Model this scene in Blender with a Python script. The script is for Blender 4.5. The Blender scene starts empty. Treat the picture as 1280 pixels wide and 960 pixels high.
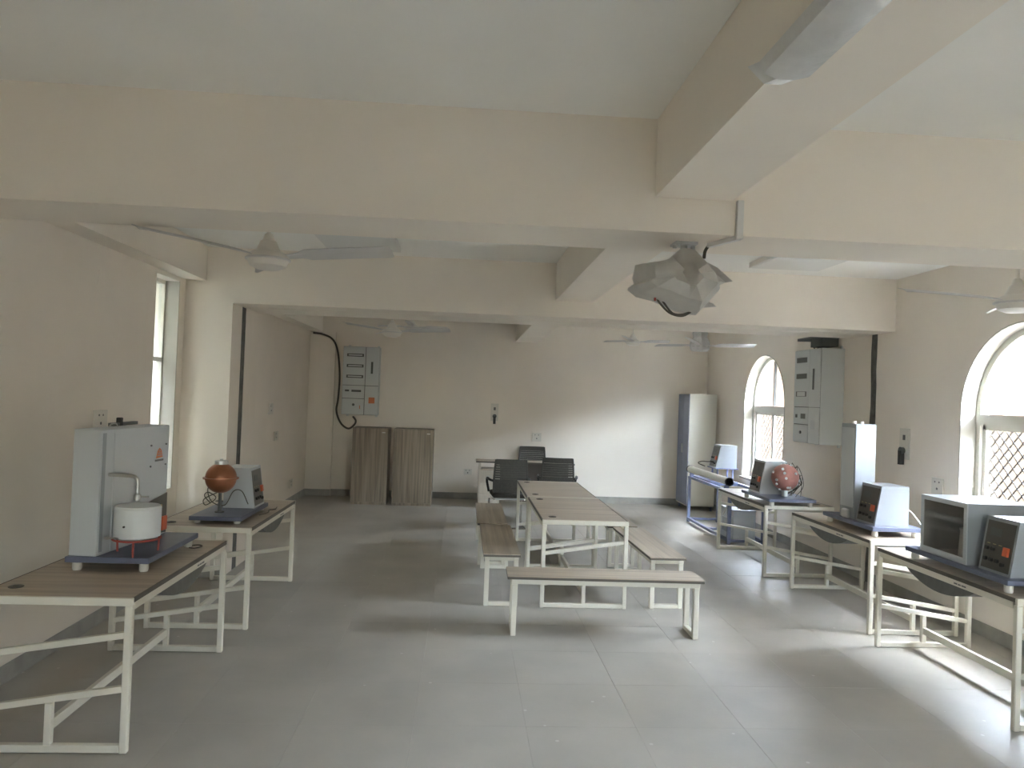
import bpy, bmesh, math, random
from mathutils import Vector, Matrix
random.seed(7)
scene = bpy.context.scene
COL = scene.collection
PI = math.pi

# ------------------------------------------------------------------ camera
def make_camera(f_px=940.0, yaw=3.56, pitch=0.924, roll=2.1, h=1.8):
    yaw, pitch, roll = map(math.radians, (yaw, pitch, roll))
    fwd = Vector((math.sin(yaw) * math.cos(pitch), math.cos(yaw) * math.cos(pitch), math.sin(pitch)))
    right = Vector((math.cos(yaw), -math.sin(yaw), 0))
    up = right.cross(fwd)
    c, s = math.cos(roll), math.sin(roll)
    r2 = c * right + s * up
    u2 = -s * right + c * up
    cd = bpy.data.cameras.new('camera')
    cd.sensor_width = 36.0
    cd.lens = f_px / 1280.0 * 36.0
    cd.clip_start = 0.05
    cd.clip_end = 200
    ob = bpy.data.objects.new('camera', cd)
    COL.objects.link(ob)
    m = Matrix((r2, u2, -fwd)).transposed().to_4x4()
    m.translation = (0, 0, h)
    ob.matrix_world = m
    scene.camera = ob
make_camera()

# ------------------------------------------------------------------ world, sun, exposure
world = bpy.data.worlds.new('world')
scene.world = world
world.use_nodes = True
wn = world.node_tree
bg = wn.nodes['Background']
sky = wn.nodes.new('ShaderNodeTexSky')
sky.sky_type = 'NISHITA'
sky.sun_disc = False
sky.sun_elevation = math.radians(68)
sky.sun_rotation = math.radians(90)
sky.air_density = 1.0
sky.dust_density = 1.0
hz_ = wn.nodes.new('ShaderNodeHueSaturation')      # hazy, whitish monsoon sky
hz_.inputs['Saturation'].default_value = 0.4
wn.links.new(sky.outputs[0], hz_.inputs['Color'])
wn.links.new(hz_.outputs[0], bg.inputs[0])
bg.inputs[1].default_value = 3.0

sd = bpy.data.lights.new('sun', 'SUN')
sd.energy = 2.0
sd.angle = math.radians(1.0)
sd.color = (1.0, 0.93, 0.82)
sun = bpy.data.objects.new('sun', sd)
COL.objects.link(sun)
sun.rotation_euler = Vector((-0.36, 0.06, -1.0)).to_track_quat('-Z', 'Y').to_euler()

vs = scene.view_settings
vs.view_transform = 'Standard'
vs.look = 'None'
vs.gamma = 1.0
vs.use_curve_mapping = False
vs.exposure = 3.6
scene.cycles.max_bounces = 14
scene.cycles.diffuse_bounces = 10
scene.cycles.transparent_max_bounces = 16
scene.cycles.sample_clamp_indirect = 8.0

# ------------------------------------------------------------------ dimensions of the place (metres)
XL, XR = -2.65, 4.25          # inner faces of the long walls
YB, YF = -3.2, 13.0           # rear wall (behind the viewer), far wall
ZC = 3.10                     # slab
WT = 0.26                     # thickness of the window wall
WINDOWS = [(0.85, .72), (5.48, .72), (10.47, .72)]   # centre y, half width
SILL, SPRING = 0.72, 1.80

# portals only guide the sky's own light through the wall openings, added ones too
def portal(name, loc, rot, sx, sy):
    ld = bpy.data.lights.new(name, 'AREA')
    ld.shape = 'RECTANGLE'
    ld.size, ld.size_y = sx, sy
    ld.cycles.is_portal = True
    o = bpy.data.objects.new(name, ld)
    COL.objects.link(o)
    o.location = loc
    o.rotation_euler = rot
for yc, hw in WINDOWS:
    portal('window_portal', (XR + WT + .02, yc, (SILL + SPRING + hw) / 2), (0, PI / 2, 0), SPRING + hw - SILL, hw * 2)
for xc, wd in ((-1.3, .3), (1.975, .45)):
    portal('rear_portal', (xc, YB - .27, 1.475), (PI / 2, 0, 0), wd, .75)
for yc in (6.82, 8.54):
    portal('slit_portal', (XL - .31, yc, 1.8), (0, -PI / 2, 0), 1.9, .52)

# ------------------------------------------------------------------ materials
def mat(name, col, rough=.6, metal=0., noise=0., nscale=8., bump=0., bscale=60., spec=.5, col2=None, obj_random=0.):
    m = bpy.data.materials.new(name)
    m.use_nodes = True
    nt = m.node_tree
    b = nt.nodes['Principled BSDF']
    b.inputs['Roughness'].default_value = rough
    b.inputs['Metallic'].default_value = metal
    b.inputs['Specular IOR Level'].default_value = spec
    c = tuple(col) + (1,)
    b.inputs['Base Color'].default_value = c
    tc = nt.nodes.new('ShaderNodeTexCoord')
    out = None
    if noise:
        n = nt.nodes.new('ShaderNodeTexNoise')
        n.inputs['Scale'].default_value = nscale
        n.inputs['Detail'].default_value = 5
        nt.links.new(tc.outputs['Object'], n.inputs['Vector'])
        mx = nt.nodes.new('ShaderNodeMix')
        mx.data_type = 'RGBA'
        k2 = col2 or tuple(x * (1 - noise) for x in col)
        mx.inputs[6].default_value = tuple(min(1, x * (1 + noise * .5)) for x in col) + (1,)
        mx.inputs[7].default_value = tuple(k2) + (1,)
        rp = nt.nodes.new('ShaderNodeMapRange')
        rp.inputs[1].default_value = .35
        rp.inputs[2].default_value = .65
        nt.links.new(n.outputs['Fac'], rp.inputs[0])
        nt.links.new(rp.outputs[0], mx.inputs[0])
        out = mx.outputs[2]
    if obj_random:
        oi = nt.nodes.new('ShaderNodeObjectInfo')
        mr = nt.nodes.new('ShaderNodeMapRange')
        mr.inputs[3].default_value = 1 - obj_random
        mr.inputs[4].default_value = 1 + obj_random
        nt.links.new(oi.outputs['Random'], mr.inputs[0])
        hs = nt.nodes.new('ShaderNodeHueSaturation')
        if out:
            nt.links.new(out, hs.inputs['Color'])
        else:
            hs.inputs['Color'].default_value = c
        nt.links.new(mr.outputs[0], hs.inputs['Value'])
        out = hs.outputs[0]
    if out:
        nt.links.new(out, b.inputs['Base Color'])
    if bump:
        n2 = nt.nodes.new('ShaderNodeTexNoise')
        n2.inputs['Scale'].default_value = bscale
        n2.inputs['Detail'].default_value = 4
        nt.links.new(tc.outputs['Object'], n2.inputs['Vector'])
        bp = nt.nodes.new('ShaderNodeBump')
        bp.inputs['Strength'].default_value = bump
        bp.inputs['Distance'].default_value = .01
        nt.links.new(n2.outputs['Fac'], bp.inputs['Height'])
        nt.links.new(bp.outputs[0], b.inputs['Normal'])
    return m

def wood(name, c1, c2, axis=1, scale=26., rough=.45):
    """laminate with straight streaky grain running along an axis of the object"""
    m = bpy.data.materials.new(name)
    m.use_nodes = True
    nt = m.node_tree
    b = nt.nodes['Principled BSDF']
    b.inputs['Roughness'].default_value = rough
    tc = nt.nodes.new('ShaderNodeTexCoord')
    mp = nt.nodes.new('ShaderNodeMapping')
    s = [scale] * 3
    s[axis] = scale * .035
    mp.inputs['Scale'].default_value = s
    oi = nt.nodes.new('ShaderNodeObjectInfo')
    ml = nt.nodes.new('ShaderNodeMath')
    ml.operation = 'MULTIPLY'
    ml.inputs[1].default_value = 30
    nt.links.new(oi.outputs['Random'], ml.inputs[0])
    nt.links.new(ml.outputs[0], mp.inputs['Location'])
    nt.links.new(tc.outputs['Object'], mp.inputs['Vector'])
    n = nt.nodes.new('ShaderNodeTexNoise')
    n.inputs['Scale'].default_value = 1.0
    n.inputs['Detail'].default_value = 6
    n.inputs['Distortion'].default_value = .4
    nt.links.new(mp.outputs[0], n.inputs['Vector'])
    rp = nt.nodes.new('ShaderNodeValToRGB')
    rp.color_ramp.elements[0].position = .36
    rp.color_ramp.elements[0].color = tuple(c2) + (1,)
    rp.color_ramp.elements[1].position = .62
    rp.color_ramp.elements[1].color = tuple(c1) + (1,)
    nt.links.new(n.outputs['Fac'], rp.inputs[0])
    nt.links.new(rp.outputs[0], b.inputs['Base Color'])
    return m

def floor_mat():
    m = mat('floor_stone', (.41, .383, .337), rough=.42, spec=.3, noise=.10, nscale=1.6, bump=.04, bscale=40, obj_random=.018)
    nt = m.node_tree
    b = nt.nodes['Principled BSDF']
    src = b.inputs['Base Color'].links[0].from_socket
    geo = nt.nodes.new('ShaderNodeNewGeometry')
    for nn in [k for k in nt.nodes if k.type == 'TEX_NOISE']:
        nt.links.new(geo.outputs['Position'], nn.inputs['Vector'])
    v = nt.nodes.new('ShaderNodeTexVoronoi')
    v.inputs['Scale'].default_value = 6.
    nt.links.new(geo.outputs['Position'], v.inputs['Vector'])
    lt = nt.nodes.new('ShaderNodeMath')
    lt.operation = 'LESS_THAN'
    lt.inputs[1].default_value = .062
    nt.links.new(v.outputs['Distance'], lt.inputs[0])
    n = nt.nodes.new('ShaderNodeTexNoise')
    n.inputs['Scale'].default_value = 1.3
    nt.links.new(geo.outputs['Position'], n.inputs['Vector'])
    gt = nt.nodes.new('ShaderNodeMath')
    gt.operation = 'GREATER_THAN'
    gt.inputs[1].default_value = .50
    nt.links.new(n.outputs['Fac'], gt.inputs[0])
    mu = nt.nodes.new('ShaderNodeMath')
    mu.operation = 'MULTIPLY'
    nt.links.new(lt.outputs[0], mu.inputs[0])
    nt.links.new(gt.outputs[0], mu.inputs[1])
    m3 = nt.nodes.new('ShaderNodeMath')
    m3.operation = 'MULTIPLY'
    m3.inputs[1].default_value = .55
    nt.links.new(mu.outputs[0], m3.inputs[0])
    mx = nt.nodes.new('ShaderNodeMix')
    mx.data_type = 'RGBA'
    mx.inputs[7].default_value = (.62, .6, .57, 1)
    nt.links.new(m3.outputs[0], mx.inputs[0])
    nt.links.new(src, mx.inputs[6])
    nt.links.new(mx.outputs[2], b.inputs['Base Color'])
    return m

def glass_mat(name, tint, gloss=.06):
    m = bpy.data.materials.new(name)
    m.use_nodes = True
    nt = m.node_tree
    for n in list(nt.nodes):
        nt.nodes.remove(n)
    o = nt.nodes.new('ShaderNodeOutputMaterial')
    t = nt.nodes.new('ShaderNodeBsdfTransparent')
    t.inputs[0].default_value = tuple(tint) + (1,)
    g = nt.nodes.new('ShaderNodeBsdfGlossy')
    g.inputs['Roughness'].default_value = .05
    mx = nt.nodes.new('ShaderNodeMixShader')
    mx.inputs[0].default_value = gloss
    nt.links.new(t.outputs[0], mx.inputs[1])
    nt.links.new(g.outputs[0], mx.inputs[2])
    nt.links.new(mx.outputs[0], o.inputs[0])
    return m

def film_mat(name, col, trans=.3, rough=.35):
    m = mat(name, col, rough=rough, noise=.08, nscale=14, bump=.5, bscale=18)
    nt = m.node_tree
    b = nt.nodes['Principled BSDF']
    o = [n for n in nt.nodes if n.type == 'OUTPUT_MATERIAL'][0]
    t = nt.nodes.new('ShaderNodeBsdfTranslucent')
    t.inputs[0].default_value = tuple(col) + (1,)
    mx = nt.nodes.new('ShaderNodeMixShader')
    mx.inputs[0].default_value = trans
    nt.links.new(b.outputs[0], mx.inputs[1])
    nt.links.new(t.outputs[0], mx.inputs[2])
    nt.links.new(mx.outputs[0], o.inputs[0])
    return m

M = {}
M['wall'] = mat('wall_paint', (.825, .765, .68), rough=.75, noise=.03, nscale=1.5, bump=.05, bscale=90)
M['ceiling'] = mat('ceiling_paint', (.85, .84, .80), rough=.8, noise=.03, nscale=1.2)
M['beam'] = mat('beam_paint', (.825, .765, .68), rough=.8, noise=.03, nscale=1.4)
M['floor'] = floor_mat()
M['grout'] = mat('floor_joint', (.37, .345, .305), rough=.8)
M['skirt'] = mat('skirting_stone', (.36, .345, .31), rough=.5, noise=.15, nscale=6)
M['joint'] = mat('expansion_joint_board', (.15, .145, .13), rough=.9, noise=.3, nscale=12)
M['reveal'] = mat('window_surround', (.46, .44, .39), rough=.6)
M['alu'] = mat('window_frame_paint', (.66, .64, .57), rough=.4)
M['glass'] = glass_mat('window_glass', (.93, .96, .96))
M['wire'] = mat('grille_wire', (.05, .047, .043), rough=.8, spec=.1)
M['peach'] = mat('peach_render_dimmed', (.046, .031, .022), rough=.95, spec=0., noise=.05, nscale=2)  # far darker than peach paint: dimness put into the colour against blow-out
M['dimmer_wall'] = mat('dimmer_wall_render', (.062, .064, .056), rough=.95, spec=0., noise=.08, nscale=2)  # kept very dark so the view through the slit stays dim
M['outside_ground'] = mat('outside_paving', (.10, .09, .08), rough=.95, spec=0., noise=.15, nscale=1)
M['white_metal'] = mat('white_powder_coat', (.70, .665, .57), rough=.42)
M['top_y'] = wood('tabletop_laminate', (.50, .42, .335), (.38, .318, .25), axis=0, scale=22)
M['top_x'] = wood('bench_laminate', (.50, .42, .33), (.365, .305, .235), axis=0, scale=24)
M['cab_wood'] = wood('cabinet_laminate', (.345, .28, .21), (.215, .172, .125), axis=2, scale=30)
M['edge'] = mat('dark_edge_band', (.11, .093, .075), rough=.5)
M['tray'] = mat('dark_tray', (.14, .14, .13), rough=.6, noise=.1, nscale=20)
M['grommet'] = mat('grommet_plastic', (.11, .10, .085), rough=.5)
M['blue'] = mat('blue_base_paint', (.135, .15, .215), rough=.4, noise=.1, nscale=9)
M['blue_frame'] = mat('blue_frame_paint', (.15, .175, .28), rough=.4)
M['foot'] = mat('white_rubber', (.70, .67, .60), rough=.6)
M['case'] = mat('white_case_paint', (.31, .33, .35), rough=.38)
M['case_grey'] = mat('grey_case_paint', (.53, .555, .57), rough=.42)
M['panel'] = mat('control_panel_hazed', (.095, .088, .075), rough=.28)  # black raised to grey, lens veil mixed into the colour
M['panel_print'] = mat('panel_print', (.42, .36, .2), rough=.4)
M['orange'] = mat('orange_switch', (.65, .13, .05), rough=.4)
M['black'] = mat('black_plastic', (.028, .027, .025), rough=.5)
M['cable'] = mat('cable_rubber', (.10, .088, .068), rough=.6)
M['copper'] = mat('copper', (.40, .165, .085), rough=.36, metal=.6, noise=.2, nscale=9)
M['copper_dull'] = mat('dull_copper', (.42, .19, .155), rough=.55, metal=.1, noise=.2, nscale=12)
M['steel'] = mat('steel', (.52, .52, .5), rough=.3, metal=.85)
M['chrome'] = mat('chrome', (.72, .72, .70), rough=.15, metal=1.)
M['pot'] = mat('pot_enamel', (.66, .68, .68), rough=.4)
M['red'] = mat('red_iron', (.34, .06, .045), rough=.5)
M['db'] = mat('distribution_board_grey', (.60, .625, .62), rough=.5)
M['db_line'] = mat('board_gap', (.14, .145, .14), rough=.6)
M['db_slot'] = mat('breaker_window', (.10, .105, .10), rough=.4)
M['orange_tag'] = mat('orange_sticker', (.62, .20, .08), rough=.6)
M['plate'] = mat('switch_plate', (.66, .63, .56), rough=.35)
M['fan'] = mat('fan_enamel', (.74, .71, .65), rough=.35)
M['fan_blade'] = mat('fan_blade_enamel', (.60, .585, .57), rough=.35)
M['light_box'] = mat('unlit_light_diffuser', (.68, .68, .65), rough=.5)
M['pvc'] = mat('pvc_conduit', (.66, .65, .62), rough=.4)
M['film'] = film_mat('milky_film', (.66, .64, .60))
M['clear_film'] = film_mat('clear_film', (.80, .80, .79), trans=.3, rough=.12)
M['chair'] = mat('chair_black_hazed', (.075, .070, .060), rough=.65, noise=.15, nscale=40)  # black lifted towards grey: lens haze is put into this colour
M['chair_seat'] = mat('chair_fabric_hazed', (.08, .074, .064), rough=.85, noise=.2, nscale=60)  # lifted for lens haze like the chair back
M['alm_white'] = mat('cupboard_cream', (.62, .60, .52), rough=.4)
M['alm_blue'] = mat('cupboard_blue', (.22, .245, .33), rough=.45)
M['desk_dark'] = mat('modesty_panel', (.07, .056, .044), rough=.5)
M['desk_beige'] = wood('pedestal_laminate', (.55, .50, .42), (.50, .45, .38), axis=2)
M['pipe'] = mat('long_white_tube', (.66, .64, .58), rough=.5)

# ------------------------------------------------------------------ mesh helpers
class MB:
    def __init__(self):
        self.bm = bmesh.new()
    def box(self, x0, x1, y0, y1, z0, z1, bevel=0., seg=1):
        lo = [min(a, b) for a, b in ((x0, x1), (y0, y1), (z0, z1))]
        hi = [max(a, b) for a, b in ((x0, x1), (y0, y1), (z0, z1))]
        vs_ = [self.bm.verts.new((x, y, z)) for x in (lo[0], hi[0]) for y in (lo[1], hi[1]) for z in (lo[2], hi[2])]
        f = [(0, 1, 3, 2), (4, 6, 7, 5), (0, 4, 5, 1), (2, 3, 7, 6), (0, 2, 6, 4), (1, 5, 7, 3)]
        fs = [self.bm.faces.new([vs_[i] for i in q]) for q in f]
        if bevel:
            es = list({e for q in fs for e in q.edges})
            bmesh.ops.bevel(self.bm, geom=es, offset=bevel, segments=seg, affect='EDGES', profile=.5)
        return self
    def prism(self, pts, d, vec):
        """closed polygon pts (3D) extruded by vec*d"""
        v = Vector(vec) * d
        a = [self.bm.verts.new(p) for p in pts]
        b = [self.bm.verts.new(Vector(p) + v) for p in pts]
        n = len(pts)
        self.bm.faces.new(a[::-1])
        self.bm.faces.new(b)
        for i in range(n):
            self.bm.faces.new([a[i], a[(i + 1) % n], b[(i + 1) % n], b[i]])
        return self
    def bar(self, p, q, w, h=None, up=(0, 0, 1)):
        """square tube between two points"""
        h = h or w
        p, q = Vector(p), Vector(q)
        d = (q - p).normalized()
        u = Vector(up)
        if abs(d.dot(u)) > .98:
            u = Vector((0, 1, 0))
        s = d.cross(u).normalized()
        u = s.cross(d)
        c = [s * w / 2 + u * h / 2, -s * w / 2 + u * h / 2, -s * w / 2 - u * h / 2, s * w / 2 - u * h / 2]
        return self.prism([p + k for k in c], (q - p).length, d)
    def tube(self, pts, r, n=10, closed=False, cap=True):
        pts = [Vector(p) for p in pts]
        rings = []
        N = len(pts)
        prev = None
        for i, p in enumerate(pts):
            a = pts[i - 1] if (i or closed) else p
            b = pts[(i + 1) % N] if (i < N - 1 or closed) else p
            d = (b - a).normalized()
            if prev is None:
                u = Vector((0, 0, 1)) if abs(d.z) < .9 else Vector((1, 0, 0))
            else:
                u = prev
            s = d.cross(u).normalized()
            u = s.cross(d).normalized()
            prev = u
            rr = r[i] if isinstance(r, (list, tuple)) else r
            rings.append([self.bm.verts.new(p + (s * math.cos(t) + u * math.sin(t)) * rr) for t in (2 * PI * k / n for k in range(n))])
        M_ = N if closed else N - 1
        for i in range(M_):
            A, B = rings[i], rings[(i + 1) % N]
            for k in range(n):
                self.bm.faces.new([A[k], A[(k + 1) % n], B[(k + 1) % n], B[k]])
        if cap and not closed:
            self.bm.faces.new(rings[0][::-1])
            self.bm.faces.new(rings[-1])
        return self
    def lathe(self, prof, c=(0, 0, 0), axis='z', n=28):
        """profile list of (radius, height)"""
        c = Vector(c)
        rings = []
        for r, h in prof:
            ring = []
            for k in range(n):
                t = 2 * PI * k / n
                a, b = r * math.cos(t), r * math.sin(t)
                p = {'z': (a, b, h), 'y': (a, h, b), 'x': (h, a, b)}[axis]
                ring.append(self.bm.verts.new(c + Vector(p)))
            rings.append(ring)
        for i in range(len(rings) - 1):
            for k in range(n):
                self.bm.faces.new([rings[i][k], rings[i][(k + 1) % n], rings[i + 1][(k + 1) % n], rings[i + 1][k]])
        self.bm.faces.new(rings[0][::-1])
        self.bm.faces.new(rings[-1])
        return self
    def quad(self, a, b, c, d):
        self.bm.faces.new([self.bm.verts.new(p) for p in (a, b, c, d)])
        return self
    def mesh(self, name, material, smooth=False, angle=35):
        bmesh.ops.recalc_face_normals(self.bm, faces=self.bm.faces[:])
        me = bpy.data.meshes.new(name)
        if smooth:
            lim = math.radians(angle)
            for f in self.bm.faces:
                f.smooth = True
            for e in self.bm.edges:
                if len(e.link_faces) == 2 and e.calc_face_angle(0) > lim:
                    e.smooth = False
        self.bm.to_mesh(me)
        self.bm.free()
        me.materials.append(material)
        return me
    def build(self, name, material, parent=None, smooth=False, angle=35):
        o = bpy.data.objects.new(name, self.mesh(name, material, smooth, angle))
        COL.objects.link(o)
        if parent is not None:
            o.parent = parent
        return o

def tag(o, label, cat, group=None):
    o['label'] = label
    o['category'] = cat
    if group:
        o['group'] = group
    return o
def struct(o):
    o['kind'] = 'structure'
    return o
def thing(name, label, cat, loc=(0, 0, 0), rz=0., group=None):
    o = bpy.data.objects.new(name, None)
    o.empty_display_size = .1
    COL.objects.link(o)
    o.location = loc
    o.rotation_euler = (0, 0, rz)
    return tag(o, label, cat, group)
def dup(root, loc, rz, label, group=None):
    def cp(o, par):
        c = o.copy()
        COL.objects.link(c)
        c.parent = par
        for ch in o.children:
            cp(ch, c)
        return c
    r = cp(root, None)
    r.location = loc
    r.rotation_euler = (0, 0, rz)
    r['label'] = label
    if group:
        r['group'] = group
    return r
def bez(pts, n=10):
    """Catmull-Rom through points"""
    P = [Vector(p) for p in pts]
    P = [P[0] * 2 - P[1]] + P + [P[-1] * 2 - P[-2]]
    out = []
    for i in range(1, len(P) - 2):
        for k in range(n):
            t = k / n
            a, b, c, d = P[i - 1], P[i], P[i + 1], P[i + 2]
            out.append(.5 * ((2 * b) + (c - a) * t + (2 * a - 5 * b + 4 * c - d) * t * t + (3 * b - 3 * c + d - a) * t ** 3))
    out.append(P[-2])
    return out

# ------------------------------------------------------------------ the room
# floor: bed with stone slabs laid on it
fb = struct(MB().box(XL - .3, XR + WT, YB - .3, YF + .3, -.25, -.012).build('floor', M['grout']))
TS = .61
nx = math.ceil((XR - XL) / TS)
ny = math.ceil((YF - YB) / TS)
cache = {}
back = MB()
for j in range(ny):
    for i in range(nx):
        x0, y0 = XL + i * TS, YB + j * TS
        w = min(TS, XR - x0)
        d = min(TS, YF - y0)
        if y0 + d < .6:            # rows behind the viewer
            back.box(x0 + .0005, x0 + w - .0005, y0 + .0005, y0 + d - .0005, -.012, 0)
            continue
        key = (round(w, 3), round(d, 3))
        if key not in cache:
            g = .0005
            cache[key] = MB().box(g, w - g, g, d - g, -.012, 0, bevel=.0006).mesh('slab', M['floor'])
        s = bpy.data.objects.new('slab', cache[key])
        COL.objects.link(s)
        s.parent = fb
        s.location = (x0, y0, random.uniform(-.0006, .0))

back.build('slab', M['floor'], fb)['kind'] = 'stuff'
struct(MB().box(XL - .3, XR + WT, YB - .3, YF + .3, ZC, ZC + .2).build('ceiling', M['ceiling']))
struct(MB().box(XL - .3, XR + WT, YF, YF + .3, -.1, ZC).build('wall_far', M['wall']))

# left wall with a tall slit window close to the opening
LW0, LW1, LS, LT = 6.56, 7.08, .85, 2.74
SLITS = [(LW0, LW1), (8.28, 8.80)]  # second slit is added, out of view, to light the far bay
lw = MB()
yp = YB - .3
for a, b in SLITS:
    lw.box(XL - .3, XL, yp, a, -.1, ZC)
    lw.box(XL - .3, XL, a, b, -.1, LS)
    lw.box(XL - .3, XL, a, b, LT, ZC)
    yp = b
lw.box(XL - .3, XL, yp, YF, -.1, ZC)
struct(lw.build('wall_left', M['wall']))

RZ0, RZ1 = 1.1, 1.85
REAR_FILL = [(-1.45, -1.15), (1.75, 2.2)]  # unseen windows added and sized as fill light from behind
rw = MB()
xp = XL - .3
for a, b in REAR_FILL:
    rw.box(xp, a, YB - .25, YB, -.1, ZC).box(a, b, YB - .25, YB, -.1, RZ0).box(a, b, YB - .25, YB, RZ1, ZC)
    xp = b
rw.box(xp, XR + WT, YB - .25, YB, -.1, ZC)
struct(rw.build('wall_rear', M['wall']))
for n_, (RX0, RX1) in enumerate(REAR_FILL):
    w6 = bpy.data.objects.new('window_%d' % (8 + n_), None)
    COL.objects.link(w6)
    w6.location = ((RX0 + RX1) / 2, YB - .15, RZ0)
    struct(w6)
    hw_, hh = (RX1 - RX0) / 2, RZ1 - RZ0
    f = MB()
    for x in (-hw_, -.02, hw_ - .04):
        f.box(x, x + .04, -.02, .02, 0, hh)
    f.box(-hw_ + .04, hw_ - .04, -.02, .02, 0, .04).box(-hw_ + .04, hw_ - .04, -.02, .02, hh - .04, hh)
    f.build('window_frame', M['alu'], w6)
    for x0, x1 in ((-hw_ + .04, -.02), (.02, hw_ - .04)):
        MB().box(x0, x1, -.003, .003, .04, hh - .04).build('pane', M['glass'], w6)

# right wall with round-headed window openings
def arched_wall():
    mb = MB()
    bm = mb.bm
    x0, x1 = XR, XR + WT
    def q(y0, y1, z0, z1):
        mb.quad((x0, y0, z0), (x0, y1, z0), (x0, y1, z1), (x0, y0, z1))
        mb.quad((x1, y0, z0), (x1, y1, z0), (x1, y1, z1), (x1, y0, z1))
    yprev = YB - .3
    for yc, hw in WINDOWS:
        q(yprev, yc - hw, -.1, ZC)
        q(yc - hw, yc + hw, -.1, SILL)
        n = 28
        arc = [(yc - hw * math.cos(PI * k / n), SPRING + hw * math.sin(PI * k / n)) for k in range(n + 1)]
        for (ya, za), (yb, zb) in zip(arc, arc[1:]):
            for x in (x0, x1):
                mb.quad((x, ya, za), (x, yb, zb), (x, yb, ZC), (x, ya, ZC))
        loop = [(yc - hw, SILL)] + arc + [(yc + hw, SILL)]
        for (ya, za), (yb, zb) in zip(loop, loop[1:] + loop[:1]):
            mb.quad((x0, ya, za), (x0, yb, zb), (x1, yb, zb), (x1, ya, za))
        yprev = yc + hw
    q(yprev, YF + .3, -.1, ZC)
    bmesh.ops.remove_doubles(bm, verts=bm.verts[:], dist=1e-5)
    return mb
struct(arched_wall().build('wall_right', M['wall']))

def ring_band(mb, yc, r0, r1, x0, x1, zlow, n=28):
    """an arched band: half ring on two posts, between x0 and x1"""
    def path(r):
        return [(yc - r, zlow)] + [(yc - r * math.cos(PI * k / n), SPRING + r * math.sin(PI * k / n)) for k in range(n + 1)] + [(yc + r, zlow)]
    A, B = path(r0), path(r1)
    bm = mb.bm
    va = [[bm.verts.new((x, y, z)) for y, z in A] for x in (x0, x1)]
    vb = [[bm.verts.new((x, y, z)) for y, z in B] for x in (x0, x1)]
    for i in range(len(A) - 1):
        bm.faces.new([va[0][i], va[0][i + 1], vb[0][i + 1], vb[0][i]])
        bm.faces.new([va[1][i], va[1][i + 1], vb[1][i + 1], vb[1][i]])
        bm.faces.new([va[0][i], va[0][i + 1], va[1][i + 1], va[1][i]])
        bm.faces.new([vb[0][i], vb[0][i + 1], vb[1][i + 1], vb[1][i]])
    for e in (0, -1):
        bm.faces.new([va[0][e], va[1][e], vb[1][e], vb[0][e]])

def window(n, yc, hw):
    root = bpy.data.objects.new('window_%d' % n, None)
    COL.objects.link(root)
    root.location = (XR, yc, SILL)
    struct(root)
    L = lambda mb: mb  # geometry below is written in world axes and shifted
    def fin(mb, name, m, par=root, smooth=False):
        bmesh.ops.translate(mb.bm, verts=mb.bm.verts[:], vec=(-XR, -yc, -SILL))
        return mb.build(name, m, par, smooth)
    mb = MB()
    ring_band(mb, yc, hw - .012, hw - .0005, XR - .008, XR + .13, SILL)
    fin(mb, 'window_surround', M['reveal'])
    fin(MB().box(XR - .05, XR + .14, yc - hw, yc + hw, SILL - .03, SILL + .004), 'window_sill', M['reveal'])
    fx0, fx1 = XR + .13, XR + .18
    mb = MB()
    ring_band(mb, yc, hw - .065, hw - .0005, fx0, fx1, SILL)
    fr = fin(mb, 'window_frame', M['alu'])
    fin(MB().box(fx0 - .01, fx1, yc - hw + .06, yc + hw - .06, SPRING - .10, SPRING - .01), 'transom', M['alu'])
    fin(MB().box(fx0 + .01, fx1, yc - .012, yc + .012, SPRING - .01, SPRING + hw - .06), 'mullion', M['wire'])
    fin(MB().box(fx0, fx1, yc - hw + .06, yc + hw - .06, SILL, SILL + .06), 'bottom_rail', M['alu'])
    # two arched panes above, sliding panes below
    for s in (-1, 1):
        r = hw - .06
        pts = [(fx0 + .03, yc + s * .012, SPRING - .01)] + [(fx0 + .03, yc + s * r * math.cos(PI / 2 * k / 12), SPRING + r * math.sin(PI / 2 * k / 12)) for k in range(13)]
        pts = [(p[0], p[1] if s * (p[1] - yc) > .012 else yc + s * .012, p[2]) for p in pts]
        fin(MB().prism(pts, .004, (1, 0, 0)), 'pane', M['glass'])
    for a, b, xx in ((-hw + .06, -.02, fx0 + .012), (.02, hw - .06, fx0 + .036)):
        sash = MB()
        z0, z1 = SILL + .06, SPRING - .10
        for u, v in ((a, a + .045), (b - .045, b)):
            sash.box(xx - .01, xx + .012, yc + u, yc + v, z0, z1)
        sash.box(xx - .01, xx + .012, yc + a, yc + b, z0, z0 + .045)
        sash.box(xx - .01, xx + .012, yc + a, yc + b, z1 - .04, z1)
        so = fin(sash, 'sash', M['alu'])
        fin(MB().box(xx, xx + .004, yc + a + .04, yc + b - .04, z0 + .04, z1 - .035), 'pane', M['glass'], so)
    # diamond mesh guard outside the lower panes
    mb = MB()
    a, b, z0, z1 = yc - hw + .06, yc + hw - .06, SILL + .05, SPRING - .10
    step = .105
    xw = fx1 + .03
    H = z1 - z0
    k = a - H
    while k < b:
        for sgn in (1, -1):
            # line y = k + t (or mirrored), z = z0 + t
            t0, t1 = max(0, a - k), min(H, b - k)
            if t1 - t0 > .01:
                p = Vector((xw, k + t0, z0 + t0))
                q = Vector((xw, k + t1, z0 + t1))
                if sgn < 0:
                    p.y, q.y = a + b - p.y, a + b - q.y
                    p.x = q.x = xw + .005
                mb.bar(p, q, .009)
        k += step
    fin(mb, 'mesh_guard', M['wire'])['kind'] = 'stuff'
for n, (yc, hw) in enumerate(WINDOWS):
    window(n + 1, yc, hw)

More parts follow.
